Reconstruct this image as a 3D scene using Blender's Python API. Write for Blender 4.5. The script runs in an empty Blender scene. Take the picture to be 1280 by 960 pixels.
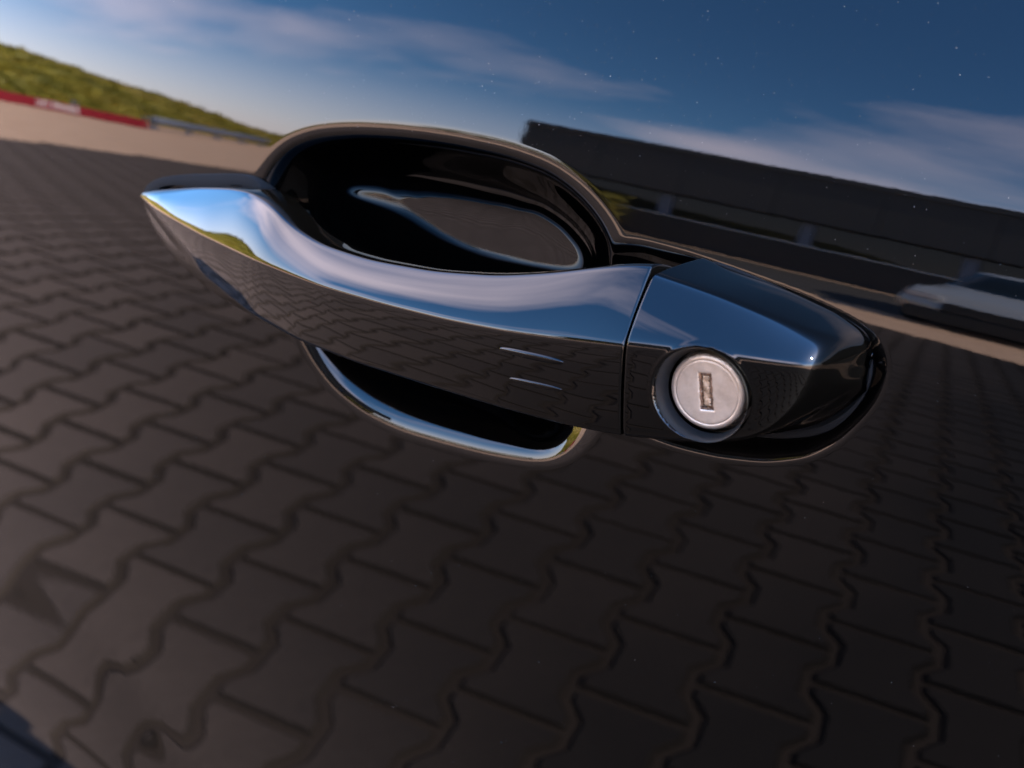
import bpy, bmesh, math, random
import numpy as np
from mathutils import Vector, Matrix

random.seed(4)
rng = np.random.default_rng(4)
scene = bpy.context.scene
C = scene.collection

# ------------------------------------------------------------------ camera
# door frame: u along the car (rearwards = +X), v up the door, w out of the door; origin on the door skin at HZ above ground
T = -0.14929                      # lean of the door at the origin
HZ = 0.9223
AZ, EL, DIST, ROLL = 0.53593, 0.29658, 0.26288, 0.15060
FR = Matrix(((1, 0, 0), (0, math.sin(T), -math.cos(T)), (0, math.cos(T), math.sin(T))))   # columns U, V, W


def world(p):
    return FR @ Vector(p) + Vector((0, 0, HZ))


cd = Vector((math.sin(AZ) * math.cos(EL), math.sin(EL), math.cos(AZ) * math.cos(EL)))
fw = -cd
r0 = fw.cross(Vector((0, 1, 0))).normalized()
u0 = r0.cross(fw)
Rv = math.cos(ROLL) * r0 + math.sin(ROLL) * u0
Uv = -math.sin(ROLL) * r0 + math.cos(ROLL) * u0
cam_d = bpy.data.cameras.new('camera')
cam = bpy.data.objects.new('camera', cam_d)
C.objects.link(cam)
m3 = Matrix((FR @ Rv, FR @ Uv, FR @ cd)).transposed()
cam.matrix_world = Matrix.Translation(world(cd * DIST)) @ m3.to_4x4()
cam_d.sensor_width = 36
cam_d.lens = 36 * 1350 / 1280
cam_d.clip_start = 0.01
cam_d.clip_end = 2000
cam_d.dof.use_dof = True
cam_d.dof.focus_distance = 0.236
cam_d.dof.aperture_fstop = 16
scene.camera = cam

# ------------------------------------------------------------------ sky, sun, exposure
SUN_EL, SUN_AZ = math.radians(44), math.radians(5)     # azimuth measured from +X towards +Y
wd = bpy.data.worlds.new('World')
scene.world = wd
wd.use_nodes = True
nt = wd.node_tree
nt.nodes.clear()


def N(nt, t, **kw):
    n = nt.nodes.new(t)
    for k, v in kw.items():
        if k.startswith('i_'):
            key = k[2:]
            n.inputs[int(key) if key.isdigit() else key.replace('_', ' ')].default_value = v
        else:
            setattr(n, k, v)
    return n


out = N(nt, 'ShaderNodeOutputWorld')
bg = N(nt, 'ShaderNodeBackground', i_Strength=0.15)
sky = N(nt, 'ShaderNodeTexSky', sky_type='NISHITA', sun_disc=False)
sky.sun_elevation = SUN_EL
sky.sun_rotation = math.pi / 2 - SUN_AZ
sky.air_density = 1.0
sky.dust_density = 0.35
sky.ozone_density = 5.0
tc = N(nt, 'ShaderNodeTexCoord')
sep = N(nt, 'ShaderNodeSeparateXYZ')
nt.links.new(tc.outputs['Generated'], sep.inputs[0])
za = N(nt, 'ShaderNodeMath', operation='MAXIMUM', i_1=0.0)
nt.links.new(sep.outputs['Z'], za.inputs[0])
zb = N(nt, 'ShaderNodeMath', operation='ADD', i_1=0.18)
nt.links.new(za.outputs[0], zb.inputs[0])
dx = N(nt, 'ShaderNodeMath', operation='DIVIDE')
dy = N(nt, 'ShaderNodeMath', operation='DIVIDE')
nt.links.new(sep.outputs['X'], dx.inputs[0]); nt.links.new(zb.outputs[0], dx.inputs[1])
nt.links.new(sep.outputs['Y'], dy.inputs[0]); nt.links.new(zb.outputs[0], dy.inputs[1])
cx = N(nt, 'ShaderNodeCombineXYZ')
nt.links.new(dx.outputs[0], cx.inputs[0]); nt.links.new(dy.outputs[0], cx.inputs[1])
mp = N(nt, 'ShaderNodeMapping')
mp.inputs['Scale'].default_value = (0.34, 0.52, 1)
mp.inputs['Rotation'].default_value = (0, 0, math.radians(25))
mp.inputs['Location'].default_value = (1.3, 0.4, 0)
nt.links.new(cx.outputs[0], mp.inputs[0])
nz = N(nt, 'ShaderNodeTexNoise', i_Scale=1.5, i_Detail=6.0, i_Roughness=0.5, i_Distortion=0.3)
nt.links.new(mp.outputs[0], nz.inputs['Vector'])
cr = N(nt, 'ShaderNodeValToRGB')
cr.color_ramp.elements[0].position = 0.50
cr.color_ramp.elements[0].color = (0, 0, 0, 1)
cr.color_ramp.elements[1].position = 0.70
cr.color_ramp.elements[1].color = (0.85, 0.85, 0.85, 1)
nt.links.new(nz.outputs[0], cr.inputs[0])
mix = N(nt, 'ShaderNodeMix', data_type='RGBA')
mix.inputs['B'].default_value = (8.2, 7.1, 8.2, 1)
hz = N(nt, 'ShaderNodeMapRange', i_From_Min=0.0, i_From_Max=0.27, i_To_Min=0.60, i_To_Max=0.0)
hz.interpolation_type = 'SMOOTHSTEP'
nt.links.new(sep.outputs['Z'], hz.inputs[0])
mx = N(nt, 'ShaderNodeMath', operation='MAXIMUM')
nt.links.new(cr.outputs[0], mx.inputs[0]); nt.links.new(hz.outputs[0], mx.inputs[1])
nt.links.new(mx.outputs[0], mix.inputs['Factor'])
hs = N(nt, 'ShaderNodeHueSaturation', i_Saturation=1.18, i_Value=0.94)
nt.links.new(sky.outputs[0], hs.inputs['Color'])
nt.links.new(hs.outputs[0], mix.inputs['A'])
nt.links.new(mix.outputs['Result'], bg.inputs['Color'])
nt.links.new(bg.outputs[0], out.inputs[0])

sd = bpy.data.lights.new('sun', 'SUN')
sd.energy = 4.2
sd.angle = math.radians(0.5)
sd.color = (1.0, 0.90, 0.78)
sun = bpy.data.objects.new('sun', sd)
C.objects.link(sun)
sv = Vector((math.cos(SUN_EL) * math.cos(SUN_AZ), math.cos(SUN_EL) * math.sin(SUN_AZ), math.sin(SUN_EL)))
sun.rotation_euler = sv.to_track_quat('Z', 'Y').to_euler()
sun.location = (0, 0, 30)

vs = scene.view_settings
vs.view_transform = 'Standard'
vs.look = 'None'
vs.gamma = 1
vs.use_curve_mapping = False
vs.exposure = 3.55
scene.cycles.max_bounces = 10
scene.cycles.glossy_bounces = 8
scene.cycles.sample_clamp_indirect = 6


# ------------------------------------------------------------------ materials
def mat(name, color=(0.5, 0.5, 0.5), rough=0.5, metal=0.0, ior=1.5, spec=None):
    m = bpy.data.materials.new(name)
    m.use_nodes = True
    b = m.node_tree.nodes['Principled BSDF']
    b.inputs['Base Color'].default_value = (*color, 1)
    b.inputs['Roughness'].default_value = rough
    b.inputs['Metallic'].default_value = metal
    b.inputs['IOR'].default_value = ior
    if spec is not None:
        b.inputs['Specular IOR Level'].default_value = spec
    return m, m.node_tree, b


def ramp(nt, fac, stops):
    r = N(nt, 'ShaderNodeValToRGB')
    e = r.color_ramp.elements
    while len(e) < len(stops):
        e.new(0.5)
    for i, (p, c) in enumerate(stops):
        e[i].position = p
        e[i].color = (*c, 1)
    nt.links.new(fac, r.inputs[0])
    return r.outputs[0]


def noise(nt, scale, detail=5, rough=0.55, coord='Object', dist=0.0, stretch=None):
    tc = N(nt, 'ShaderNodeTexCoord')
    n = N(nt, 'ShaderNodeTexNoise', i_Scale=scale, i_Detail=detail, i_Roughness=rough, i_Distortion=dist)
    src = tc.outputs[coord]
    if stretch:
        mp = N(nt, 'ShaderNodeMapping')
        mp.inputs['Scale'].default_value = stretch
        nt.links.new(src, mp.inputs[0])
        src = mp.outputs[0]
    nt.links.new(src, n.inputs['Vector'])
    return n.outputs[0]


def bump(nt, b, h, dist, strength=1.0):
    n = N(nt, 'ShaderNodeBump', i_Strength=strength, i_Distance=dist)
    nt.links.new(h, n.inputs['Height'])
    nt.links.new(n.outputs[0], b.inputs['Normal'])


def paint(name, peel, scale):
    m, t, b = mat(name, (0.0003, 0.0003, 0.0003), 0.012, 0, 1.38)
    a = noise(t, scale, 2, 0.5)
    c = noise(t, scale * 5.5, 1, 0.5)
    ad = N(t, 'ShaderNodeMath', operation='MULTIPLY_ADD', i_1=0.12)
    t.links.new(c, ad.inputs[0]); t.links.new(a, ad.inputs[2])
    bump(t, b, ad.outputs[0], peel)
    return m


PAINT = paint('black_paint', 3.6e-6, 230)
PAINT2 = paint('handle_black_paint', 2.2e-6, 230)
RUBBER, t, b = mat('black_rubber', (0.004, 0.004, 0.004), 0.85, spec=0.15)
bump(t, b, noise(t, 2500, 3), 1e-5)
DUST, t, b = mat('dust', (0.22, 0.20, 0.18), 0.95)
GLASS, t, b = mat('tinted_glass', (0.01, 0.012, 0.012), 0.03)
CABIN, t, b = mat('cabin_lining', (0.02, 0.02, 0.02), 0.8)

SATIN, t, b = mat('satin_black_plastic', (0.012, 0.012, 0.012), 0.3, 0, 1.3)
ZINC, t, b = mat('worn_zinc', (0.3, 0.27, 0.25), 0.5, 0.75)
n1 = noise(t, 350, 5, 0.65)
t.links.new(ramp(t, n1, [(0.3, (0.46, 0.365, 0.275)), (0.7, (0.62, 0.515, 0.40))]), b.inputs['Base Color'])
n2 = noise(t, 1500, 4, 0.7)
t.links.new(ramp(t, n2, [(0.3, (0.38, 0.38, 0.38)), (0.7, (0.58, 0.58, 0.58))]), b.inputs['Roughness'])
bump(t, b, n2, 2.5e-5)

RUST, t, b = mat('rusted_slot_edge', (0.16, 0.07, 0.03), 0.7, 0.3)
n1 = noise(t, 900, 4, 0.7)
t.links.new(ramp(t, n1, [(0.38, (0.05, 0.022, 0.012)), (0.6, (0.26, 0.14, 0.07))]), b.inputs['Base Color'])
bump(t, b, n1, 1e-4)
SHUT, t, b = mat('tarnished_shutter', (0.35, 0.27, 0.2), 0.45, 0.7)
n1 = noise(t, 1100, 5, 0.75)
t.links.new(ramp(t, n1, [(0.36, (0.13, 0.06, 0.025)), (0.47, (0.42, 0.29, 0.18)), (0.7, (0.56, 0.45, 0.33))]), b.inputs['Base Color'])
bump(t, b, n1, 1.2e-4)

PAVER, t, b = mat('concrete_paver', (0.08, 0.068, 0.062), 0.85, spec=0.25)
oi = N(t, 'ShaderNodeObjectInfo')
n1 = noise(t, 60, 6, 0.7)
c1 = ramp(t, n1, [(0.25, (0.080, 0.057, 0.047)), (0.75, (0.128, 0.094, 0.078))])
mul = N(t, 'ShaderNodeMix', data_type='RGBA', blend_type='MULTIPLY')
mul.inputs['Factor'].default_value = 1
t.links.new(c1, mul.inputs['A'])
t.links.new(ramp(t, oi.outputs['Random'], [(0, (0.82, 0.80, 0.78)), (1, (1.12, 1.08, 1.04))]), mul.inputs['B'])
# reflection fall-off painted into the paver colour: darker towards +X, wavered by noise
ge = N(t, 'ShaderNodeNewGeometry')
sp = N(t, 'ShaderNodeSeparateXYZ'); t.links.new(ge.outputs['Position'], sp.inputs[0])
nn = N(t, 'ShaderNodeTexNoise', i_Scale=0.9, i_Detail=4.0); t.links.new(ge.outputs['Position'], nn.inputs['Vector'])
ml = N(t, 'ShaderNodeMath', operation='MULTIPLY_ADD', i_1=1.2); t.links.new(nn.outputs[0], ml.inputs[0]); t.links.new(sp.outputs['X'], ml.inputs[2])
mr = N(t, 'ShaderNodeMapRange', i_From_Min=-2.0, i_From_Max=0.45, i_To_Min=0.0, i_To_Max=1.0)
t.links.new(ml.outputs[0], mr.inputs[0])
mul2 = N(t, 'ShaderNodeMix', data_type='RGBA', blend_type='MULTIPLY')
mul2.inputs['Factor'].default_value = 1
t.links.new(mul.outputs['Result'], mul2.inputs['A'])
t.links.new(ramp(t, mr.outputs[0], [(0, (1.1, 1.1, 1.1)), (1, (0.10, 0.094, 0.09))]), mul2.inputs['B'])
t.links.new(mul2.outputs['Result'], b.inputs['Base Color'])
bump(t, b, noise(t, 400, 4), 8e-4)

EDGE, t, b = mat('dirty_paver_edge_falloff', (0.02, 0.016, 0.014), 0.95, spec=0.1)
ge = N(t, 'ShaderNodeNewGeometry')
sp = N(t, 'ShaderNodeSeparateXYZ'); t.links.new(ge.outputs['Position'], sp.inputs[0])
mr = N(t, 'ShaderNodeMapRange', i_From_Min=-1.4, i_From_Max=0.1, i_To_Min=0.0, i_To_Max=1.0)  # same painted fall-off towards +X, laid over the dirt colour of the edges
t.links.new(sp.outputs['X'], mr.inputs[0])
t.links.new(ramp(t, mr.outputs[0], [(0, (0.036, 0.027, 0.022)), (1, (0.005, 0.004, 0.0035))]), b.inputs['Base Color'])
JOINT, t, b = mat('joint_grit', (0.030, 0.022, 0.018), 0.95, spec=0.1)
SAND, t, b = mat('pale_sand', (0.5, 0.36, 0.26), 0.95)
n1 = noise(t, 3, 8, 0.7)
t.links.new(ramp(t, n1, [(0.3, (0.54, 0.33, 0.21)), (0.7, (0.70, 0.45, 0.30))]), b.inputs['Base Color'])
bump(t, b, noise(t, 60, 5), 0.02)
ASPH, t, b = mat('dark_asphalt', (0.045, 0.038, 0.034), 0.85)
bump(t, b, noise(t, 300, 4), 2e-3)
SOIL, t, b = mat('meadow_soil', (0.10, 0.09, 0.03), 0.95)
GRASS, t, b = mat('grass', (0.12, 0.12, 0.02), 0.6)
n1 = noise(t, 0.35, 5, 0.65)
t.links.new(ramp(t, n1, [(0.32, (0.12, 0.115, 0.006)), (0.52, (0.25, 0.20, 0.018)), (0.70, (0.38, 0.28, 0.09))]), b.inputs['Base Color'])
CLAD, t, b = mat('anthracite_cladding', (0.050, 0.045, 0.042), 0.6)
WALL, t, b = mat('dark_render_wall', (0.04, 0.038, 0.036), 0.8)
WHITE, t, b = mat('white_metal', (0.48, 0.48, 0.47), 0.5)
LETT, t, b = mat('white_print', (0.6, 0.58, 0.58), 0.6)
RAILM, t, b = mat('blue_grey_steel', (0.16, 0.18, 0.24), 0.5, 0.3)
RED, t, b = mat('red_banner', (0.22, 0.004, 0.014), 0.6)
SILVER, t, b = mat('silver_paint', (0.50, 0.48, 0.46), 0.3, 0.5)
TYRE, t, b = mat('tyre_rubber', (0.02, 0.02, 0.02), 0.8)
LAMP, t, b = mat('lamp_glass', (0.5, 0.5, 0.52), 0.08)


# ------------------------------------------------------------------ helpers
def link(name, me, m=None, parent=None, smooth=False):
    o = bpy.data.objects.new(name, me)
    C.objects.link(o)
    if m and not me.materials:
        me.materials.append(m)
    if smooth:
        me.shade_smooth()
    if parent:
        o.parent = parent
    return o


def mesh(name, verts, faces):
    me = bpy.data.meshes.new(name)
    me.from_pydata([tuple(map(float, v)) for v in verts], [], faces)
    me.update()
    return me


def grid_mesh(name, P, wrap=False, flip=False):
    """P: (n, m, 3) array -> quad mesh."""
    n, m = P.shape[:2]
    me = bpy.data.meshes.new(name)
    idx = np.arange(n * m).reshape(n, m)
    if wrap:
        idx = np.concatenate([idx, idx[:, :1]], 1)
    a, b_, c_, d_ = idx[:-1, :-1], idx[1:, :-1], idx[1:, 1:], idx[:-1, 1:]
    q = np.stack([a, b_, c_, d_] if not flip else [a, d_, c_, b_], -1).reshape(-1, 4)
    me.vertices.add(n * m)
    me.vertices.foreach_set('co', P.reshape(-1).astype(np.float32))
    me.loops.add(q.size)
    me.loops.foreach_set('vertex_index', q.reshape(-1).astype(np.int32))
    me.polygons.add(len(q))
    me.polygons.foreach_set('loop_start', np.arange(0, q.size, 4, dtype=np.int32))
    me.polygons.foreach_set('loop_total', np.full(len(q), 4, dtype=np.int32))
    me.update(calc_edges=True)
    me.validate()
    return me


def tag(o, label, cat=None, group=None, kind=None):
    if label: o['label'] = label
    if cat: o['category'] = cat
    if group: o['group'] = group
    if kind: o['kind'] = kind
    return o


def box_bm(bm, x0, x1, y0, y1, z0, z1, bev=0.0):
    r = bmesh.ops.create_cube(bm, size=1)
    for v in r['verts']:
        v.co = Vector(((x0 + x1) / 2 + v.co.x * (x1 - x0), (y0 + y1) / 2 + v.co.y * (y1 - y0), (z0 + z1) / 2 + v.co.z * (z1 - z0)))
    if bev:
        es = list({e for v in r['verts'] for e in v.link_edges})
        bmesh.ops.bevel(bm, geom=es, offset=bev, segments=2, affect='EDGES')


def boxes(name, m, parent, *bs, bev=0.0):
    bm = bmesh.new()
    for q in bs:
        box_bm(bm, *q, bev=bev)
    me = bpy.data.meshes.new(name)
    bm.to_mesh(me); bm.free()
    return link(name, me, m, parent)


def empty(name, loc=(0, 0, 0)):
    o = bpy.data.objects.new(name, None)
    o.empty_display_size = 0.1
    o.location = loc
    C.objects.link(o)
    return o


# ------------------------------------------------------------------ the door skin (heights in metres in the door frame)
K1, K2, K3, KU = 2.0849, 19.8117, 95.427, 0.0524
V0, V1 = -0.11, 0.045


def base_h(u, v):
    vc = np.clip(v, V0, V1)
    s = K1 * vc + K2 * vc ** 2 + K3 * vc ** 3
    e = v - vc
    k = K1 + 2 * K2 * vc + 3 * K3 * vc ** 2
    k = np.where(v < V0, k * 0.35, k)
    h = -(K1 * vc ** 2 / 2 + K2 * vc ** 3 / 3 + K3 * vc ** 4 / 4 + s * e + k * e * e / 2) - KU * u * u / 2
    # pressed crease that climbs towards the front of the door, and the flare of the lower door below it
    w_ = u + 0.165
    d = v + 0.146 + 0.9 * 0.012 * np.log1p(np.exp(np.clip(w_ / 0.012, -30, 30)))
    x = np.clip(-d / 0.016, -3, 60)
    soft = np.log1p(np.exp(np.clip(x * 3, -30, 30))) / 3
    soft = np.where(x * 3 > 30, x, soft)
    x5 = (x - 4.2)
    lift = 0.055 * 0.016 * soft - 0.06 * 0.016 * np.where(x5 * 2 > 30, x5, np.log1p(np.exp(np.clip(x5 * 2, -30, 30))) / 2)
    return h + lift


def smooth_closed(pts, n=720, sig=10):
    pts = np.array(pts, float)
    q = np.vstack([pts, pts[:1]])
    L = np.r_[0, np.cumsum(np.hypot(*np.diff(q, axis=0).T))]
    s = np.linspace(0, L[-1], n, endpoint=False)
    P = np.stack([np.interp(s, L, q[:, i]) for i in (0, 1)], 1)
    k = np.exp(-0.5 * (np.arange(-4 * sig, 4 * sig + 1) / sig) ** 2); k /= k.sum()
    return np.stack([np.convolve(np.r_[P[-4 * sig:, i], P[:, i], P[:4 * sig, i]], k, 'valid') for i in (0, 1)], 1)


def polar_dist(outline, u, v, cen):
    """inward distance (mm) from a star-shaped outline, smooth everywhere but the centre; and r/R."""
    d = outline - cen
    th = np.arctan2(d[:, 1], d[:, 0]); r = np.hypot(*d.T)
    o = np.argsort(th); th = th[o]; r = r[o]
    g = np.linspace(-np.pi, np.pi, 1441)
    rr = np.interp(g, np.r_[th - 2 * np.pi, th, th + 2 * np.pi], np.r_[r, r, r])
    k = np.exp(-0.5 * (np.arange(-24, 25) / 8) ** 2); k /= k.sum()
    rr = np.convolve(np.r_[rr[-25:-1], rr, rr[1:25]], k, 'valid')
    dr = np.gradient(rr, g)
    du, dv = u - cen[0], v - cen[1]
    a = np.arctan2(dv, du); R = np.interp(a, g, rr); D = np.interp(a, g, dr)
    rad = np.hypot(du, dv)
    return (R - rad) * R / np.hypot(R, D), rad / R


BOWL = smooth_closed([(-95.5, 24), (-94.5, 32), (-91.5, 39.5), (-86, 46), (-76, 51), (-62.6, 54.2), (-47, 56.2), (-32, 57.2), (-13, 57.2), (1, 55.3), (12, 50.5),
                      (21, 43.5), (26, 34), (28, 22), (28.5, 8), (27, -3), (23.5, -10), (19, -15.5), (12.3, -18.8), (-1.5, -21.6), (-16, -23.3), (-32, -24.6), (-46, -23.4),
                      (-58, -19.6), (-66.5, -14), (-72.5, -8), (-79, 0), (-88, 11)], sig=9)
POCK = smooth_closed([(5, 38), (25, 41.6), (37.7, 41.3), (49.3, 40.2), (63.9, 38.5), (74.5, 36.4), (82.5, 32.8), (86, 28), (85.3, 20.6), (80.3, 10.2), (74.6, 4.6), (66, .5), (55, -2),
                      (44.7, -3.0), (30, -2.5), (10, 0), (0, 20)], sig=8)


def rim(s, r1, g1, r2, sl):
    """depth (mm) at inward distance s: slope grows with radius r1 up to g1, then with radius r2 up to sl."""
    s = np.maximum(s, 0)
    a1 = g1 * r1
    a2 = a1 + (sl - g1) * r2
    x1 = np.minimum(s, a1); x2 = np.clip(s - a1, 0, a2 - a1); x3 = np.maximum(s - a2, 0)
    return x1 ** 2 / (2 * r1) + g1 * x2 + x2 ** 2 / (2 * r2) + sl * x3


def door_h(u, v):
    U_, V_ = u * 1000, v * 1000
    s1, q1 = polar_dist(BOWL, U_, V_, np.array([-32.0, 17.0]))
    top = 1 / (1 + np.exp(-(V_ - 15) / 6))
    s1 = np.clip(s1, -5, 60)
    wall = np.where(s1 > 0, 1, 0)
    d1 = rim(s1, 3.5 + 14.5 * top, 0.15, 10.5 - 7.0 * top, 0.68 + 0.55 * top)
    D = 13.5
    bottom = D * (1 - 0.25 * np.clip(q1, 0, 1.2) ** 3) + 0.03 * (V_ - 17)
    kk = 2.2
    h1 = -kk * np.log(np.exp(-np.clip(d1 / kk, 0, 40)) + np.exp(-bottom / kk)) + kk * math.log(1)      # smooth min(d1, bottom)
    h1 = h1 + kk * np.log(1 + np.exp(-bottom / kk)) * 1.0
    h1 = np.where(s1 > 0, np.maximum(h1, 0), 0)
    s2, q2 = polar_dist(POCK, U_, V_, np.array([45.0, 19.0]))
    top2 = 1 / (1 + np.exp(-(V_ - 20) / 5))
    d2 = rim(np.clip(s2, -5, 40), 3.5 + 6.5 * top2, 0.15, 6.5 - 3.0 * top2, 0.9)
    h2 = np.where(s2 > 0, 3.2 * np.tanh(d2 / 3.2), 0)
    kq = 0.5
    h = kq * np.log(np.exp(h1 / kq) + np.exp(h2 / kq) - 1)
    return base_h(u, v) - h / 1000


def axis(lo, hi, fine, f, mx, gr):
    a = [fine[0]]
    while a[-1] < fine[1]: a.append(a[-1] + f)
    s = f
    while a[-1] < hi:
        s = min(s * gr, mx); a.append(a[-1] + s)
    a[-1] = hi
    b_ = [fine[0]]; s = f
    while b_[-1] > lo:
        s = min(s * gr, mx); b_.append(b_[-1] - s)
    b_[-1] = lo
    return np.array(b_[:0:-1] + a)


car = empty('black_car', (0, -0.01, 0))
tag(car, 'glossy black car side seen at its door handle, mirroring paving and sky', 'car')
car_inv = Vector((0, 0.01, 0))


def to_world(P):
    A = np.array(FR)
    return P @ A.T + np.array([0, 0, HZ]) + np.array(car_inv)


us = axis(-0.92, 0.176, (-0.103, 0.092), 0.00042, 0.0045, 1.03)
vv = axis(-0.46, 0.150, (-0.031, 0.062), 0.00040, 0.004, 1.03)
UU, VV = np.meshgrid(us, vv, indexing='ij')
P = np.stack([UU, VV, door_h(UU, VV)], -1)
door = link('door', grid_mesh('door_skin', to_world(P)), PAINT, car, True)
sol = door.modifiers.new('thickness', 'SOLIDIFY')
sol.thickness = 0.0009
sol.offset = -1
us2 = axis(0.180, 0.95, (0.181, 0.183), 0.002, 0.006, 1.1)
v2_ = axis(-0.46, 0.150, (-0.02, 0.02), 0.004, 0.005, 1.1)
UU, VV = np.meshgrid(us2, v2_, indexing='ij')
P = np.stack([UU, VV, base_h(UU, VV)], -1)
rd = link('rear_door', grid_mesh('rear_door_skin', to_world(P)), PAINT, car, True)
sol = rd.modifiers.new('thickness', 'SOLIDIFY'); sol.thickness = 0.0009; sol.offset = -1

# window, belt strip and cabin behind the doors
hb = float(base_h(np.array([0.0]), np.array([0.150]))[0])


def strip(name, m, u_a, u_b, prof, n=24):
    u_ = np.linspace(u_a, u_b, n)
    Q = np.array([[(x, a, b_ - KU * x * x / 2) for (a, b_) in prof] for x in u_])
    return link(name, grid_mesh(name, to_world(Q), wrap=True), m, car, False)


strip('belt_strip', RUBBER, -0.90, 0.93, [(0.150, hb - 0.001), (0.152, hb - 0.002), (0.166, hb - 0.014), (0.166, hb - 0.026), (0.150, hb - 0.026)])
strip('side_window', GLASS, -0.86, 0.165, [(0.160, hb - 0.020), (0.50, hb - 0.26), (0.50, hb - 0.264), (0.160, hb - 0.024)])
strip('side_window', GLASS, 0.205, 0.88, [(0.160, hb - 0.020), (0.50, hb - 0.26), (0.50, hb - 0.264), (0.160, hb - 0.024)])
strip('window_pillar', PAINT, 0.163, 0.207, [(0.155, hb - 0.015), (0.505, hb - 0.255), (0.505, hb - 0.275), (0.155, hb - 0.03)], 3)
strip('roof', PAINT, -0.80, 0.90, [(0.50, hb - 0.255), (0.525, hb - 0.262), (0.545, hb - 0.30), (0.55, hb - 0.9), (0.53, hb - 0.9), (0.50, hb - 0.29)])
strip('inner_panel', CABIN, -0.90, 0.93, [(0.148, hb - 0.10), (-0.45, -0.13), (-0.45, -0.16), (0.148, hb - 0.13)])

# ------------------------------------------------------------------ handle (mm in a frame s along the grip, q across it, w out of the door)
BE = math.radians(4.6)


def h2w(S, Q, W):
    u = 42 + math.cos(BE) * S - math.sin(BE) * Q
    v = 20 + math.sin(BE) * S + math.cos(BE) * Q
    return to_world(np.stack([u, v, W], -1) / 1000)


def curve(pts, sig=4.0):
    a = np.array(pts, float)
    g = np.arange(-190, 60, 0.25)

    def f(col):
        y = np.interp(g, a[:, 0], a[:, col])
        # linear continuation past both ends
        lo, hi = a[0], a[-1]
        y = np.where(g < lo[0], lo[col] + (g - lo[0]) * (a[1, col] - lo[col]) / (a[1, 0] - lo[0]), y)
        y = np.where(g > hi[0], hi[col] + (g - hi[0]) * (hi[col] - a[-2, col]) / (hi[0] - a[-2, 0]), y)
        n = int(sig / 0.25 * 4)
        k = np.exp(-0.5 * (np.arange(-n, n + 1) * 0.25 / sig) ** 2); k /= k.sum()
        yy = np.r_[y[0] + (y[1] - y[0]) * np.arange(-n, 0), y, y[-1] + (y[-1] - y[-2]) * np.arange(1, n + 1)]
        return np.convolve(yy, k, 'valid')
    return g, f(1), f(2)


def loft(name, m, s_list, curves, counts, bulge, cut, sig_mm, parent, post=None, shrink=None, shut=(True, True)):
    """curves: functions s -> (q, w) per section corner, ordered round the section."""
    rows = []
    for s in s_list:
        pts = np.array([[np.interp(s, c[0], c[1]), np.interp(s, c[0], c[2])] for c in curves])
        n = len(pts)
        dense = []; fr = [];
        cen = pts.mean(0)
        L = 0
        for i in range(n):
            a, b_ = pts[i], pts[(i + 1) % n]
            e = b_ - a; l = np.hypot(*e) + 1e-6
            tt = np.linspace(0, 1, 80, endpoint=False)
            nrm = np.array([e[1], -e[0]]) / l
            if np.dot(nrm, (a + b_) / 2 - cen) < 0: nrm = -nrm
            q = a + tt[:, None] * e + (4 * tt * (1 - tt) * bulge[i] * min(1, l / 6))[:, None] * nrm
            dense.append(q)
        q = np.vstack(dense)
        key = np.arange(n) * 80
        qc = np.vstack([q, q[:1]])
        Lc = np.r_[0, np.cumsum(np.hypot(*np.diff(qc, axis=0).T))]
        per = Lc[-1]
        M = 900
        sp_ = np.linspace(0, per, M, endpoint=False)
        R_ = np.stack([np.interp(sp_, Lc, qc[:, i]) for i in (0, 1)], 1)
        sg = max(0.6, min(sig_mm, per / 40) / per * M)
        nk = int(4 * sg) + 1
        k = np.exp(-0.5 * (np.arange(-nk, nk + 1) / sg) ** 2); k /= k.sum()
        R_ = np.stack([np.convolve(np.r_[R_[-nk:, i], R_[:, i], R_[:nk, i]], k, 'valid') for i in (0, 1)], 1)
        kl = np.r_[Lc[key], per]
        f = np.concatenate([np.linspace(kl[i], kl[i + 1], counts[i], endpoint=False) for i in range(n)])
        Rc = np.vstack([R_, R_[:1]]); sc = np.r_[sp_, per]
        row = np.stack([np.interp(f, sc, Rc[:, i]) for i in (0, 1)], 1)
        if shrink is not None:
            a = shrink(s)
            row = row.mean(0) + (row - row.mean(0)) * 1.0 - a * (row - row.mean(0)) / np.maximum(np.hypot(*(row - row.mean(0)).T), .5)[:, None]
        rows.append(np.concatenate([np.full((len(row), 1), s), row], 1))
    A = np.array(rows)
    if post: A = post(A)
    if shut[0]: A = np.concatenate([np.repeat(A[:1].mean(1, keepdims=True), A.shape[1], 1) * .5 + A[:1] * .5, A], 0)
    if shut[1]: A = np.concatenate([A, np.repeat(A[-1:].mean(1, keepdims=True), A.shape[1], 1) * .5 + A[-1:] * .5], 0)
    Wd = h2w(A[..., 0], A[..., 1], A[..., 2])
    me = grid_mesh(name, Wd, wrap=True)
    bm = bmesh.new(); bm.from_mesh(me)
    bmesh.ops.holes_fill(bm, edges=[e for e in bm.edges if e.is_boundary], sides=0)
    bmesh.ops.recalc_face_normals(bm, faces=bm.faces)
    bm.to_mesh(me); bm.free()
    return link(name, me, m, parent, True)


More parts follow.
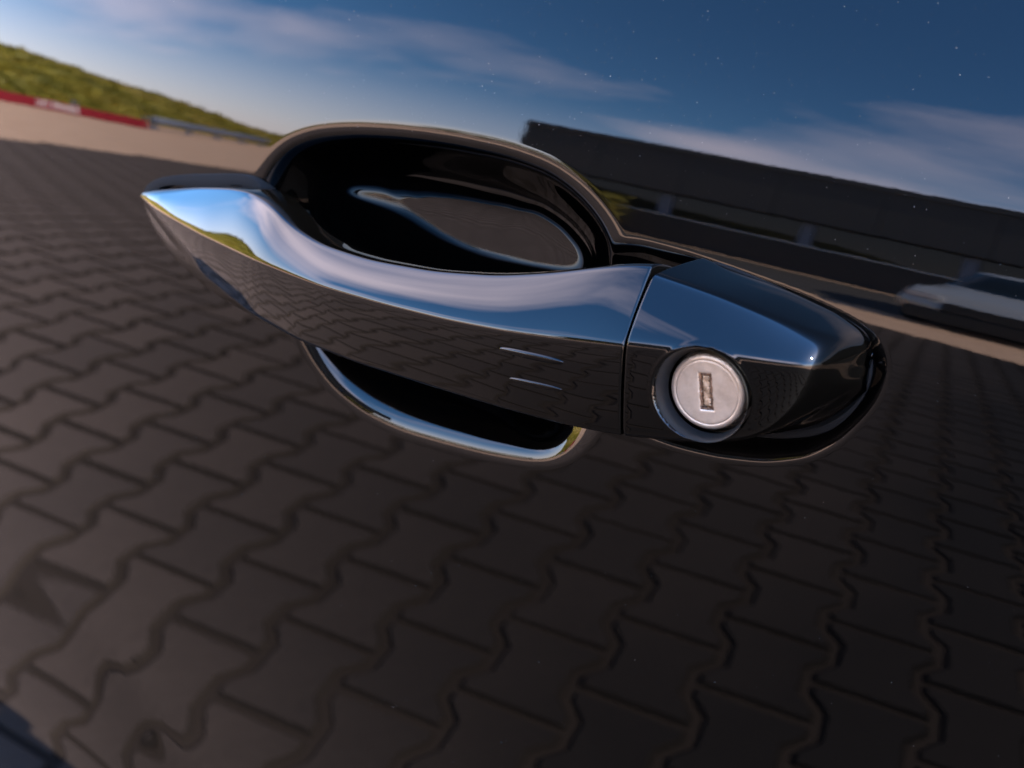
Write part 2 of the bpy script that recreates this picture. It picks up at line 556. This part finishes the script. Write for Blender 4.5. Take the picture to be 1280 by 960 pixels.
gF = [(-178.4, 14.9, 0.6), (-175, 16.0, 1.3), (-160, 18.2, 4), (-146, 20.1, 7.0), (-130, 21.6, 10.8), (-119.7, 21.8, 13.6), (-109, 19.6, 16.5), (-100.7, 15.8, 18.6), (-88.2, 12.8, 20.8), (-71.6, 11.6, 22.5),
      (-52, 11.9, 23.7), (-34.8, 13.5, 23.9), (-21.2, 16.1, 23.6), (-12.3, 18.4, 23.1), (-3.9, 20.3, 22.4), (2.5, 20.6, 21.6)]
gB = [(-178.4, 14.0, 1.2), (-171.6, 13.4, 4.2), (-155, 11.2, 10.0), (-136.1, 9.0, 15.7), (-107.6, 6.2, 22.8), (-82.1, 4.3, 27.0), (-61.1, 3.6, 28.9), (-42.3, 3.4, 30.2), (-25.2, 3.9, 31.0), (-10.1, 4.9, 31.0), (2.5, 5.9, 30.7)]
gC = [(-178.4, 13.2, 0.8), (-174.1, 11.2, 2.4), (-158.1, 3.8, 6.8), (-140.4, -2.4, 12.0), (-113.6, -8.5, 19.0), (-93.2, -11.3, 22.9), (-72.9, -12.7, 25.2), (-49.1, -13.3, 27.0), (-28.7, -13.8, 28.2), (-9.2, -13.9, 28.3), (2.5, -13.1, 27.9)]
gE = [(-178.4, 12.6, 0.2), (-174.3, 5.5, 0.8), (-163.4, -1.9, 2.5), (-145.4, -8.6, 5.0), (-125.3, -12.3, 7.8), (-106, -13.2, 11.0), (-90, -12.6, 14), (-60, -12.2, 17), (-20, -12.8, 18), (2.5, -12.4, 18)]
gD = [(-178.4, 12.8, -1.5), (-160, 2, -3), (-135, -7, -3.5), (-118, -9, 0), (-104, -9, 6), (-90, -10, 9), (-60, -11.4, 10.5), (-20, -12.2, 11), (2.5, -12, 10.5)]
gA = [(-178.4, 14.7, -1.5), (-172, 16.6, -3), (-160, 18.4, -4), (-146, 20.2, -5), (-133, 21.2, -5), (-121, 21.6, -2), (-109, 19.3, 5), (-96, 13.6, 9), (-80, 10.6, 10), (-50, 10, 10.5), (-20, 14.6, 10.5), (-6, 18.6, 10), (2.5, 19.2, 9.5)]
gF2 = [(a[0], a[1] + .25, a[2] - min(2.2, .35 * a[2] + .2)) for a in gF]


def endsoft(lo, hi, r):
    def f(s):
        a = 0
        if s > hi - r: a = r - math.sqrt(max(r * r - (s - hi + r) ** 2, 0))
        if s < lo + r: a = r - math.sqrt(max(r * r - (lo + r - s) ** 2, 0))
        return a
    return f


s_grip = np.r_[np.linspace(-178.0, -170, 22)[:-1], np.arange(-170, -0.6, 0.6), np.linspace(-0.6, 0.35, 12)]
grip = loft('handle_grip', PAINT2, s_grip, [curve(c, 3.5) for c in (gA, gF2, gF, gB, gC, gE, gD)], [14, 6, 46, 60, 26, 14, 20],
            [0.3, 0.0, 0.45, 0.55, 0.6, 0.2, -0.3], None, 0.55, car, shrink=endsoft(-999, 0.35, 0.5))
grip['label'] = 'glossy black pull grip, pointed at its front end'

cF = [(-4, 19.8, 22.4), (1.6, 18.8, 22.2), (8.4, 17.7, 21.8), (15.0, 16.5, 21.3), (23.0, 14.6, 20.3), (30.5, 12.6, 18.5), (35.4, 11.4, 16.7), (37.6, 10.4, 14.6), (38.8, 8.8, 9), (39.6, 6.8, 1.5)]
cB = [(-4, 5.6, 31.2), (1.3, 6.2, 30.9), (16.3, 7.2, 29.3), (27.9, 7.6, 26.9), (35, 7.6, 24.2), (37.2, 7.4, 21.8), (38.7, 6.4, 13), (39.6, 4.8, 1.2)]
cC = [(-4, -13.6, 28.0), (1.2, -13.2, 27.9), (15.9, -11.3, 26.9), (24.7, -8.9, 25.2), (29.6, -6.0, 23.8), (33.7, 0.0, 22.2), (36.4, 3.6, 18.5), (38.8, 3.6, 11), (40.8, 2.6, 1.2)]
cE = [(-4, -14.0, 18), (1.2, -13.8, 18), (12, -13.2, 16), (22, -11.4, 13), (29.6, -8.0, 11), (34.5, -4, 9.5), (37.5, -0.6, 8), (39.4, 1.2, 5), (40.8, 1.6, 0.8)]
cD = [(-4, -14.6, -4), (1.2, -15, -4), (12, -15.6, -4), (22, -14.6, -4), (31.5, -11.6, -4), (36, -8.0, -4), (39.5, -3, -4), (40.8, 1.0, -4)]
cA = [(-4, 21.3, -4), (1.1, 20.6, -4), (6.6, 19.2, -4), (21, 16.4, -4), (31.3, 13.6, -4), (38.4, 10.2, -4), (40.8, 6.6, -4)]
cG = [(a[0], a[1] + 0.45, a[2] * .86 - .3) for a in cF]
DC = np.array([16.3, -1.4]); DR = 9.5; PR = 7.65
PW = 25.4                         # height of the plug face
TILT = -0.135


def dish(A):
    s, q, w = A[..., 0], A[..., 1], A[..., 2]
    ds, dq = s - DC[0], q - DC[1]
    r = np.hypot(ds, dq)
    front = w > 15
    # snap nearby rows of the mesh onto the rim circle
    near = front & (np.abs(r - DR) < 0.11)
    k = np.where(near, DR / np.maximum(r, .1), 1)
    A[..., 0] = DC[0] + ds * k; A[..., 1] = DC[1] + dq * k
    r = np.hypot(A[..., 0] - DC[0], A[..., 1] - DC[1])
    t_ = np.clip((DR - r) / 0.8, 0, 1)
    lip = 0.35 * np.exp(-((r - DR - .35) / .4) ** 2) * 0.25
    floor = PW - 3.4 + (A[..., 1] - DC[1]) * 0.13
    prof = t_ ** 0.85
    A[..., 2] = np.where(front & (r < DR), w * (1 - prof) + floor * prof, w + np.where(front, lip, 0))
    return A


s_cap = np.r_[np.linspace(0.85, 2.0, 11)[:-1], np.arange(2.0, 30.0, 0.22), np.arange(30.0, 37, 0.2), np.linspace(37, 39.6, 40)]
cap = loft('handle_cap', PAINT2, s_cap, [curve(c, 1.9) for c in (cA, cG, cF, cB, cC, cE, cD)], [16, 10, 60, 112, 24, 16, 20],
           [0.2, 0.1, 0.6, 0.5, 0.5, 0.3, 0.0], None, 0.85, car, post=dish, shrink=endsoft(0.85, 999, 0.45))
cap['label'] = 'fixed glossy black end cap of the handle, holding the key cylinder'

# satin cone between the cap and the key cylinder
rn = np.linspace(0, 1, 14); tn = np.linspace(0, 2 * np.pi, 200, endpoint=False)
RN, TN = np.meshgrid(rn, tn, indexing='ij')
rad_ = DR - 0.08 - (DR - 0.08 - 8.4) * RN ** 0.75
xr, yr = rad_ * np.cos(TN), rad_ * np.sin(TN)
wr = (28.35 + 0.13 * (yr + DC[1] + 1.4)) * (1 - RN) + (PW - 1.0 + 0.13 * yr) * RN
ring_o = link('lock_recess', grid_mesh('lock_recess', h2w(DC[0] + xr, DC[1] + yr, wr), wrap=True), SATIN, cap, True)

# rubber seats under the cap and the front foot
def seat(name, outline, w0, w1):
    o = smooth_closed(outline, 160, 4)
    rings = []
    for (off, w) in ((0.3, w0), (0.3, w1 - .5), (-0.1, w1), (-4.0, w1 - 0.1)):
        c_ = o.mean(0); d = o - c_; l = np.hypot(*d.T)[:, None]
        rings.append(np.concatenate([o + d / l * off, np.full((len(o), 1), w)], 1))
    A = np.array(rings)
    W_ = h2w(A[..., 0], A[..., 1], A[..., 2])
    return link(name, grid_mesh(name, W_, wrap=True), RUBBER, car, True)


seat('foot_gasket', [(-179.7, 14.6), (-178.4, 16.6), (-174.5, 18.9), (-170, 20.3), (-160.5, 21.9), (-150, 23.1), (-141, 24.1), (-134, 24.6), (-129, 23.5), (-126, 18), (-125, 8), (-127, -2), (-132, -6), (-145, -6.5), (-160, -0.5), (-172, 6), (-178, 11)], -6, 0.5)
seat('cap_gasket', [(0.8, 20.8), (8, 19.2), (21, 16.0), (31.3, 13.4), (38.0, 9.0), (40.4, 4.5), (39.4, -3), (36.4, -8.8), (31.8, -12.4), (22, -15.4), (10, -16.2), (0.8, -15.6)], -6.5, -1.4)

# sensor ridges on the grip front
def ridge(sa, qa, sb, qb, width, h):
    n, m_ = 40, 10
    A = np.zeros((n, m_, 3))
    cB_, cC_ = curve(gB, 3.5), curve(gC, 3.5)
    for i, tt in enumerate(np.linspace(0, 1, n)):
        s = sa + (sb - sa) * tt; q0 = qa + (qb - qa) * tt
        taper = math.sqrt(max(1 - abs(2 * tt - 1) ** 3, 0.0)) + 0.02
        for j, a in enumerate(np.linspace(0, math.pi, m_)):
            q = q0 + math.cos(a) * width / 2 * taper
            qb_, wb_ = np.interp(s, cB_[0], cB_[1]), np.interp(s, cB_[0], cB_[2])
            qc_, wc_ = np.interp(s, cC_[0], cC_[1]), np.interp(s, cC_[0], cC_[2])
            f = (q - qc_) / (qb_ - qc_)
            w = wc_ + (wb_ - wc_) * f + 4 * f * (1 - f) * 0.55
            A[i, j] = (s, q, w - 0.12 + math.sin(a) * h * taper)
    return link('sensor_ridge', grid_mesh('sensor_ridge', h2w(A[..., 0], A[..., 1], A[..., 2]), flip=True), PAINT2, grip, True)


ridge(-28.4, -0.3, -12.4, -0.3, 1.6, 0.62)
ridge(-25.9, -6.4, -12.6, -6.2, 1.3, 0.52)

# ------------------------------------------------------------------ key cylinder
nr, nth = 76, 420
SLOT_C = np.array([-0.15, 0.15]); SA = math.radians(8)


def slot_xy(x, y):
    x = x - SLOT_C[0]; y = y - SLOT_C[1]
    return x * math.cos(SA) + y * math.sin(SA), -x * math.sin(SA) + y * math.cos(SA)


def plug_face(x, y):
    r = np.hypot(x, y)
    w = np.zeros_like(r)
    w = np.where(r > PR - 0.9, -(0.9 - np.sqrt(np.maximum(0.81 - (r - PR + 0.9) ** 2, 0))) * 0.9, w)
    w = w - 0.10 * np.exp(-((r - (PR - 1.15)) / 0.16) ** 2)
    a, b_ = slot_xy(x, y)
    wob = 0.10 * np.sin(b_ * 3.1) + 0.06 * np.sin(b_ * 7.7 + 1)
    d = np.maximum(np.abs(a) - (1.18 + wob * .5), np.abs(b_) - 3.55)
    w = w - 1.3 / (1 + np.exp(np.clip(d / 0.045, -50, 50))) - 0.16 / (1 + np.exp(np.clip((d - 0.25) / 0.09, -50, 50)))
    return w


rr_ = np.r_[np.linspace(0.05, PR - 1.3, nr - 34), np.linspace(PR - 1.25, PR, 34)]
th = np.linspace(0, 2 * np.pi, nth, endpoint=False)
RR, TH = np.meshgrid(rr_, th, indexing='ij')
X, Y = RR * np.cos(TH), RR * np.sin(TH)
Z = plug_face(X, Y)
X = np.vstack([X, X[-1:]]); Y = np.vstack([Y, Y[-1:]]); Z = np.vstack([Z, Z[-1:] - 4.0])


def plug_w(X, Y, Z):
    ct, st = math.cos(TILT), math.sin(TILT)
    return h2w(DC[0] + X, DC[1] + Y * ct + Z * st, PW - Y * st + Z * ct)


cyl = link('lock_cylinder', grid_mesh('lock_cylinder', plug_w(X, Y, Z), wrap=True), ZINC, car, True)
cyl['label'] = 'round worn grey metal key cylinder'
# rust gathered in the slot: a liner frame; the shutter inside
def rect_ring(name, m, hx, hy, t_, z0, z1, parent, jag=0.0):
    n = 26
    def per(hx, hy):
        P_ = []
        for i in range(n): P_.append((-hx + 2 * hx * i / n, -hy))
        for i in range(n): P_.append((hx, -hy + 2 * hy * i / n))
        for i in range(n): P_.append((hx - 2 * hx * i / n, hy))
        for i in range(n): P_.append((-hx, hy - 2 * hy * i / n))
        return np.array(P_)
    o, i_ = per(hx, hy), per(hx - t_, hy - t_)
    j = rng.normal(0, jag, (len(o), 2))
    rings = [(o, z0), (o + j, z1), (i_ + j * 1.6, z1 - .02), (i_ + j, z0)]
    A = np.array([np.concatenate([q, np.full((len(q), 1), z)], 1) for q, z in rings])
    x = A[..., 0] * math.cos(SA) - A[..., 1] * math.sin(SA) + SLOT_C[0]
    y = A[..., 0] * math.sin(SA) + A[..., 1] * math.cos(SA) + SLOT_C[1]
    return link(name, grid_mesh(name, plug_w(x, y, A[..., 2]), wrap=True), m, parent, True)


rect_ring('slot_edge', RUST, 1.27, 3.62, 0.22, -1.2, -0.10, cyl, 0.05)
gx, gy = np.meshgrid(np.linspace(-0.86, 0.78, 30), np.linspace(-3.25, 3.2, 110), indexing='ij')
edge = np.minimum(np.minimum(gx + .86, .78 - gx), np.minimum(gy + 3.25, 3.2 - gy))
jg = 0.06 * np.sin(gy * 5.3) + 0.05 * np.sin(gy * 11 + 2)
gz = -0.42 - 0.5 * np.exp(-edge / 0.10) + 0.10 * np.sin(gy * 2.1 + gx * 2) * np.exp(-((gx) / .8) ** 2)
gx = gx + jg
x = gx * math.cos(SA) - gy * math.sin(SA) + SLOT_C[0]
y = gx * math.sin(SA) + gy * math.cos(SA) + SLOT_C[1]
link('slot_shutter', grid_mesh('slot_shutter', plug_w(x, y, gz), flip=False), SHUT, cyl, True)

# ------------------------------------------------------------------ dust specks lying on the paint
bm = bmesh.new()


def speck(u, v, w, r, n=None):
    c_ = Vector((u, v, w))
    k = random.randint(4, 6); a0 = random.random() * 6
    vs_ = [bm.verts.new(Vector(to_world(np.array(c_ + Vector((math.cos(a0 + i * 6.283 / k) * r * random.uniform(.5, 1.3), math.sin(a0 + i * 6.283 / k) * r * random.uniform(.5, 1.2), 0)))))) for i in range(k)]
    tp = bm.verts.new(Vector(to_world(np.array(c_ + Vector((0, 0, r * .5))))))
    for i in range(k):
        bm.faces.new((vs_[i], vs_[(i + 1) % k], tp))


sp_u = []; sp_v = []
for i in range(2200):
    if i < 1500:
        u = random.gauss(-0.02, 0.06); v = random.uniform(0.048, 0.11)
    else:
        u = random.uniform(-0.2, 0.13); v = random.uniform(-0.12, 0.11)
    sp_u.append(u); sp_v.append(v)
sp_u = np.array(sp_u); sp_v = np.array(sp_v)
hh = door_h(sp_u, sp_v)
bh = base_h(sp_u, sp_v)
for u, v, h, h0 in zip(sp_u, sp_v, hh, bh):
    if h0 - h > 0.0003: continue
    r = 0.000028 + 0.00008 * random.random() ** 4
    speck(u, v, float(h) + 0.00001, r)
me = bpy.data.meshes.new('dust'); bm.to_mesh(me); bm.free()
dust = link('dust', me, DUST, car)
dust['kind'] = 'stuff'

# ------------------------------------------------------------------ the yard
def sheet(name, m, pts, z, kind='structure', label=None):
    o = link(name, mesh(name, [(x, y, z) for x, y in pts], [tuple(range(len(pts)))]), m)
    o['kind'] = kind
    if label: o['label'] = label
    return o


sheet('ground', SOIL, [(-500, -500), (500, -500), (500, 500), (-500, 500)], -0.10)
# paved yard: a bed of dark grit with bone shaped pavers on it
yard_poly = [(-6.0, 4), (-6.0, -3.3), (-6.45, -4.8), (-6.95, -6.7), (-1.5, -7.3), (3.5, -5.6), (3.5, 4)]
yard = sheet('paved_yard', JOINT, yard_poly, -0.008, label='yard of dark interlocking concrete pavers')
sheet('sand_strip', SAND, [(-60, -60), (60, -60), (60, 10), (-60, 10)], -0.03)
sheet('asphalt_road', ASPH, [(-9.0, -12.5), (-3, -10.4), (14, -10.0), (40, -10.0), (40, -19.0), (-8.2, -19.0), (-10.5, -18.0), (-10.0, -12.0)], -0.022)
ring = [(-.0785, -.0975), (.0785, -.0975), (.0785, -.069), (.0535, -.031), (.0535, .031), (.0785, .069), (.0785, .0975), (-.0785, .0975), (-.0785, .069), (-.0535, .031), (-.0535, -.031), (-.0785, -.069)]
OUT = np.array(ring)


def inset(P_, d):
    n = len(P_); o = []
    for i in range(n):
        a, b_, c_ = P_[i - 1], P_[i], P_[(i + 1) % n]
        e1 = (b_ - a) / np.hypot(*(b_ - a)); e2 = (c_ - b_) / np.hypot(*(c_ - b_))
        n1 = np.array([-e1[1], e1[0]]); n2 = np.array([-e2[1], e2[0]])
        nn_ = (n1 + n2) / (1 + n1 @ n2)
        o.append(b_ + nn_ * d)
    return np.array(o)


OUT = inset(OUT, 0.002)
IN = inset(OUT, 0.0065)
pv = [(x, y, -0.06) for x, y in OUT] + [(x, y, -0.009) for x, y in OUT] + [(x, y, 0.0) for x, y in IN]
pf = [tuple(range(24, 36))]
for k in range(12):
    j = (k + 1) % 12
    pf.append((k, j, 12 + j, 12 + k)); pf.append((12 + k, 12 + j, 24 + j, 24 + k))
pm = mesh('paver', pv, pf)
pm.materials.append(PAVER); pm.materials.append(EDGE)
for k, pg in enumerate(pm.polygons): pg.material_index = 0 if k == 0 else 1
PA = 0.15568381
zc = complex(math.cos(PA), -math.sin(PA))
o0 = complex(-1.24358, -0.4057)


def inside(x, y, poly):
    c_ = False
    for i in range(len(poly)):
        (x1, y1), (x2, y2) = poly[i - 1], poly[i]
        if (y1 > y) != (y2 > y) and x < (x2 - x1) * (y - y1) / (y2 - y1) + x1: c_ = not c_
    return c_


cells = []
for i in range(-60, 75):
    for j in range(-40, 50):
        p_ = o0 + zc * complex(i * 0.14, -(j + 0.5 * (i % 2) + 0.5) * 0.2)
        if p_.real < -6.6 or p_.real > 2.6 or p_.imag > 0.75 or p_.imag < -7.4: continue
        if not inside(p_.real, p_.imag, yard_poly): continue
        cells.append((math.hypot(p_.real + 0.7, (p_.imag + 1.2)), p_.real, p_.imag))
cells.sort()
th_p = -PA
far_v = []; far_f = []
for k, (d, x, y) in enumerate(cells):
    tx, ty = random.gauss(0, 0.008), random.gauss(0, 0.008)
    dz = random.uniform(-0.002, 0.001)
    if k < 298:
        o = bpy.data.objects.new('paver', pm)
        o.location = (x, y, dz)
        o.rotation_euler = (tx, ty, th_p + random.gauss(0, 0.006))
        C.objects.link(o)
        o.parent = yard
    else:
        b0 = len(far_v)
        R_ = Matrix.Rotation(th_p, 3, 'Z') @ Matrix.Rotation(tx, 3, 'X')
        for q in pv:
            w_ = R_ @ Vector(q)
            far_v.append((w_.x + x, w_.y + y, w_.z + dz))
        far_f += [tuple(b0 + t_ for t_ in f_) for f_ in pf]
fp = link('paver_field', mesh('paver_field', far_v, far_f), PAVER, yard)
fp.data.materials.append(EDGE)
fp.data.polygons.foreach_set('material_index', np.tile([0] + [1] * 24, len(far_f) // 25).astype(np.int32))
fp['kind'] = 'stuff'

# ------------------------------------------------------------------ grass bank to the front left
def bank_h(x, y):
    d = x * nxv[0] + y * nxv[1] - 10.6
    along = x * axv[0] + y * axv[1]
    top = 1.0 + 2.15 / (1 + np.exp((along - 31.0) / 3.0))
    top = top * (1 + 0.07 * np.sin(along * 0.9) + 0.06 * np.sin(along * 2.1 + 1))
    return top * (1 - np.exp(-np.clip(d, 0, 50) / 2.8)) - 0.12


nxv = np.array([-0.91, 0.415]); axv = np.array([-0.415, -0.91])
n1_, n2_ = 70, 170
dd = np.linspace(-0.6, 22, n1_); aa = np.linspace(-6, 52, n2_)
DD, AA = np.meshgrid(dd, aa, indexing='ij')
BX = (DD + 10.6) * nxv[0] + AA * axv[0]; BY = (DD + 10.6) * nxv[1] + AA * axv[1]
BZ = bank_h(BX, BY)
bank = link('grass_bank', grid_mesh('grass_bank', np.stack([BX, BY, BZ], -1)), GRASS, None, True)
bank['kind'] = 'structure'
gv = []; gf = []
gd = rng.random(17000) ** 1.4 * 13; ga_ = rng.uniform(4, 46, 17000)
gx_ = (gd + 10.6) * nxv[0] + ga_ * axv[0]; gy_ = (gd + 10.6) * nxv[1] + ga_ * axv[1]
gz_ = bank_h(gx_, gy_)
for x, y, z in zip(gx_.tolist(), gy_.tolist(), gz_.tolist()):
    hgt = random.uniform(.10, .26) * (1.7 if random.random() < .06 else 1); wd_ = hgt * random.uniform(.25, .5)
    for k in range(3):
        an = random.random() * math.pi; c_, s_ = math.cos(an) * wd_, math.sin(an) * wd_
        lx, ly = random.gauss(0, .07), random.gauss(0, .07)
        b0 = len(gv)
        gv += [(x - c_, y - s_, z - .02), (x + c_, y + s_, z - .02), (x + lx + c_ * .2, y + ly, z + hgt)]
        gf.append((b0, b0 + 1, b0 + 2))
gt = link('grass', mesh('grass', gv, gf), GRASS)
tag(gt, 'yellow green grass growing on the bank', None, None, 'stuff')


# guard rail in front of the bank, and the red banner further left
def seg_frame(ax_, ay, bx, by):
    L = math.hypot(bx - ax_, by - ay)
    return L, math.atan2(by - ay, bx - ax_)


ga, gb = (-14.1, -11.3), (-18.9, -18.7)
L, an = seg_frame(*ga, *gb)
gr = empty('guard_rail', (ga[0], ga[1], -0.03)); gr.rotation_euler = (0, 0, an)
tag(gr, 'low blue grey steel guard rail at the foot of the grass bank', 'guard rail')
prof = [(-.04, .30), (0, .34), (.045, .38), (0, .42), (0, .47), (.045, .51), (0, .55), (-.04, .59)]
Q = np.array([[(x_, a, b_) for a, b_ in prof] for x_ in np.linspace(0, L, 2)])
rb = link('rail_beam', grid_mesh('rail_beam', Q), RAILM, gr)
ms = rb.modifiers.new('t', 'SOLIDIFY'); ms.thickness = .006
pm_ = None
for k in range(5):
    x_ = 0.3 + k * (L - .6) / 4
    o = boxes('post', RAILM, gr, (x_ - .04, x_ + .04, -.14, -.05, 0, .58))

ba, bb = (-13.3, -6.6), (-14.0, -11.1)
L, an = seg_frame(*ba, *bb)
bn = empty('banner_fence', (ba[0], ba[1], -0.03)); bn.rotation_euler = (0, 0, an)
tag(bn, 'low red banner with white lettering along the sand strip', 'banner')
boxes('banner_cloth', RED, bn, (0, L, -.01, .01, .02, .36))
for k in range(4):
    boxes('post', RAILM, bn, (k * L / 3 - .025, k * L / 3 + .025, -.07, -.012, 0, .53))
# white lettering, too small in the photograph to be read: upright strokes with short bars
ls = []
x_ = L * 0.50
for ch in ('i', 'l', 'T', 'A', 'H', 'B', 'Z'):
    h_ = .23
    ls.append((x_, x_ + .03, +.0105, .018, .08, .08 + h_))
    if ch in 'AHBZG':
        ls.append((x_ + .075, x_ + .10, +.0105, .018, .08, .08 + h_))
        for zz in ((.24,) if ch == 'H' else (.30, .20) if ch == 'A' else (.08, .18, .28)):
            ls.append((x_ + .031, x_ + .074, +.0105, .018, zz, zz + .04))
    if ch == 'T':
        ls.append((x_ - .035, x_ + .065, +.0106, .0185, .285, .315))
    x_ += .075 if ch in 'il' else .13
lett = boxes('lettering', LETT, bn, *ls)
lett['kind'] = 'stuff'

# ------------------------------------------------------------------ long dark commercial building
bd = empty('commercial_building', (-12.4, -20.3, -0.03))
tag(bd, 'long low dark commercial building with a wide anthracite fascia above a glazed front', 'building')
BX0, BX1 = 0.0, 44.0
boxes('wall', WALL, bd, (BX0 + .3, BX1, -9, 0, 0, 1.42), (BX0 + .3, BX0 + .5, -9, 0, 1.42, 2.7), bev=0.01)
boxes('window_sill', WHITE, bd, (BX0 + .2, BX1, 0.003, 0.10, 1.42, 1.50))
boxes('roof', CLAD, bd, (BX0 - .2, BX1 + .4, -9.2, .6, 5.0, 5.12))
nP = 22
pw_ = (BX1 - BX0 + .4) / nP
fpn = None
for k in range(nP):
    x0 = BX0 - .2 + k * pw_
    if fpn is None:
        fpn = boxes('fascia_panel', CLAD, bd, (0.006, pw_ - .006, .40, .52, 2.75, 5.28), bev=.006)
        fpn.location.x = x0
    else:
        o = fpn.copy(); C.objects.link(o); o.parent = bd; o.location.x = x0
boxes('ceiling', WALL, bd, (BX0, BX1, -9, .38, 2.72, 2.82))
boxes('back_wall', WALL, bd, (BX0 + .3, BX1, -9.1, -8.9, 0, 5.0))
wn = None
for k in range(14):
    x0 = BX0 + .55 + k * 3.05
    if wn is None:
        wn = boxes('window', GLASS, bd, (0, 2.75, -.06, -.04, 1.52, 2.70))
        wn.location.x = x0
        pl = boxes('pillar', RAILM, bd, (2.77, 3.03, -.1, .02, 1.50, 2.71)); pl.location.x = x0
    else:
        o = wn.copy(); C.objects.link(o); o.parent = bd; o.location.x = x0
        o = pl.copy(); C.objects.link(o); o.parent = bd; o.location.x = x0

# low hedge at the left corner of the building
hv = []; hf = []
for i in range(5200):
    x = random.uniform(-14.3, -9.4); y = -19.2 + random.gauss(0, .3); z = random.uniform(0, 1.55) * (1 - .1 * math.sin(x * 3)) + .45
    s_ = random.uniform(.04, .09)
    b0 = len(hv)
    for q in range(3):
        hv.append((x + random.uniform(-s_, s_), y + random.uniform(-s_, s_), z + random.uniform(-s_, s_)))
    hf.append((b0, b0 + 1, b0 + 2))
hd = empty('hedge', (-11.8, -19.2, -.03))
tag(hd, 'low green hedge at the left corner of the dark building', 'hedge')
me = mesh('hedge_foliage', hv, hf)
me.transform(Matrix.Translation((11.8, 19.2, .03)))
link('foliage', me, GRASS, hd)
for x in (-2, -1.2, -.4, .4, 1.2, 2):
    boxes('stem', CABIN, hd, (x - .03, x + .03, -.03, .03, 0, .8))

# ------------------------------------------------------------------ silver car parked on the asphalt
sc = empty('silver_car', (-0.98, -9.5, -0.022))
sc.rotation_euler = (0, 0, -math.pi / 2)
tag(sc, 'silver car parked beyond the paved yard in front of the dark building', 'car')
# side outline (x forward, z) ; nose at x=0, tail at x=4.1
sect = [(0.0, .42, .30), (0.05, .58, .62), (0.30, .70, .78), (0.9, .86, .84), (1.25, .92, .86), (1.75, 1.26, .70), (2.1, 1.42, .64), (2.9, 1.45, .63), (3.5, 1.32, .66), (3.9, .95, .80), (4.08, .80, .78), (4.12, .5, .70)]
sect = [(a, b_ * 1.16, c_) for a, b_, c_ in sect]
xs = np.linspace(0, 4.12, 60)
zt = np.interp(xs, [a[0] for a in sect], [a[1] for a in sect]); hw = np.interp(xs, [a[0] for a in sect], [a[2] for a in sect])
kk_ = np.array([.1, .2, .4, .2, .1])
zt = np.convolve(np.pad(zt, 2, 'edge'), kk_, 'valid')
rows = []
for x_, z_ in zip(xs, zt):
    full = 0.84 * min(1, (math.sqrt(max(0, min(x_, 4.12 - x_))) * 1.6 + .55))
    full = min(full, .84)
    zb_ = 0.22
    belt = min(z_, .90)
    tw = full if z_ < .92 else full * (1 - .30 * min(1, (z_ - .92) / .5))
    rows.append([(x_, -full * .92, zb_), (x_, -full, .42), (x_, -full, belt * .75), (x_, -full * .93, belt), (x_, -tw * .86, z_ - .02 if z_ > .92 else z_), (x_, -tw * .5, z_ + .01), (x_, 0, z_ + .02),
                 (x_, tw * .5, z_ + .01), (x_, tw * .86, z_ - .02 if z_ > .92 else z_), (x_, full * .93, belt), (x_, full, belt * .75), (x_, full, .42), (x_, full * .92, zb_)])
bd_ = link('body', grid_mesh('body', np.array(rows), wrap=True), SILVER, sc, True)
bd_.data.materials.append(GLASS)
for pg in bd_.data.polygons:
    c_ = pg.center
    if (1.22 < c_.x < 1.95 or 3.1 < c_.x < 3.75) and c_.z > 1.08 and abs(c_.y) < .62: pg.material_index = 1
    elif 1.5 < c_.x < 3.3 and 1.06 < c_.z < 1.56 and abs(c_.y) > .5: pg.material_index = 1
for y_ in (-.62, .62):
    boxes('headlight', LAMP, sc, (.03, .30, y_ - .16, y_ + .16, .62, .76), bev=.03)
boxes('grille', TYRE, sc, (-.03, .05, -.44, .44, .42, .62), bev=.01)
boxes('bumper', TYRE, sc, (-.05, .1, -.76, .76, .14, .40), bev=.03)
boxes('side_moulding', TYRE, sc, (.9, 3.3, .838, .858, .44, .50), bev=.004)
for x_ in (.82, 3.3):
    for y_ in (-.76, .76):
        bm = bmesh.new()
        bmesh.ops.create_cone(bm, cap_ends=True, segments=32, radius1=.31, radius2=.31, depth=.2)
        bmesh.ops.rotate(bm, verts=bm.verts, matrix=Matrix.Rotation(math.pi / 2, 3, 'X'))
        me = bpy.data.meshes.new('tyre'); bm.to_mesh(me); bm.free()
        w_ = link('wheel', me, TYRE, sc); w_.location = (x_, y_, .31)
        bm = bmesh.new()
        bmesh.ops.create_cone(bm, cap_ends=True, segments=32, radius1=.2, radius2=.2, depth=.212)
        bmesh.ops.rotate(bm, verts=bm.verts, matrix=Matrix.Rotation(math.pi / 2, 3, 'X'))
        me = bpy.data.meshes.new('rim'); bm.to_mesh(me); bm.free()
        link('rim', me, SILVER, w_)
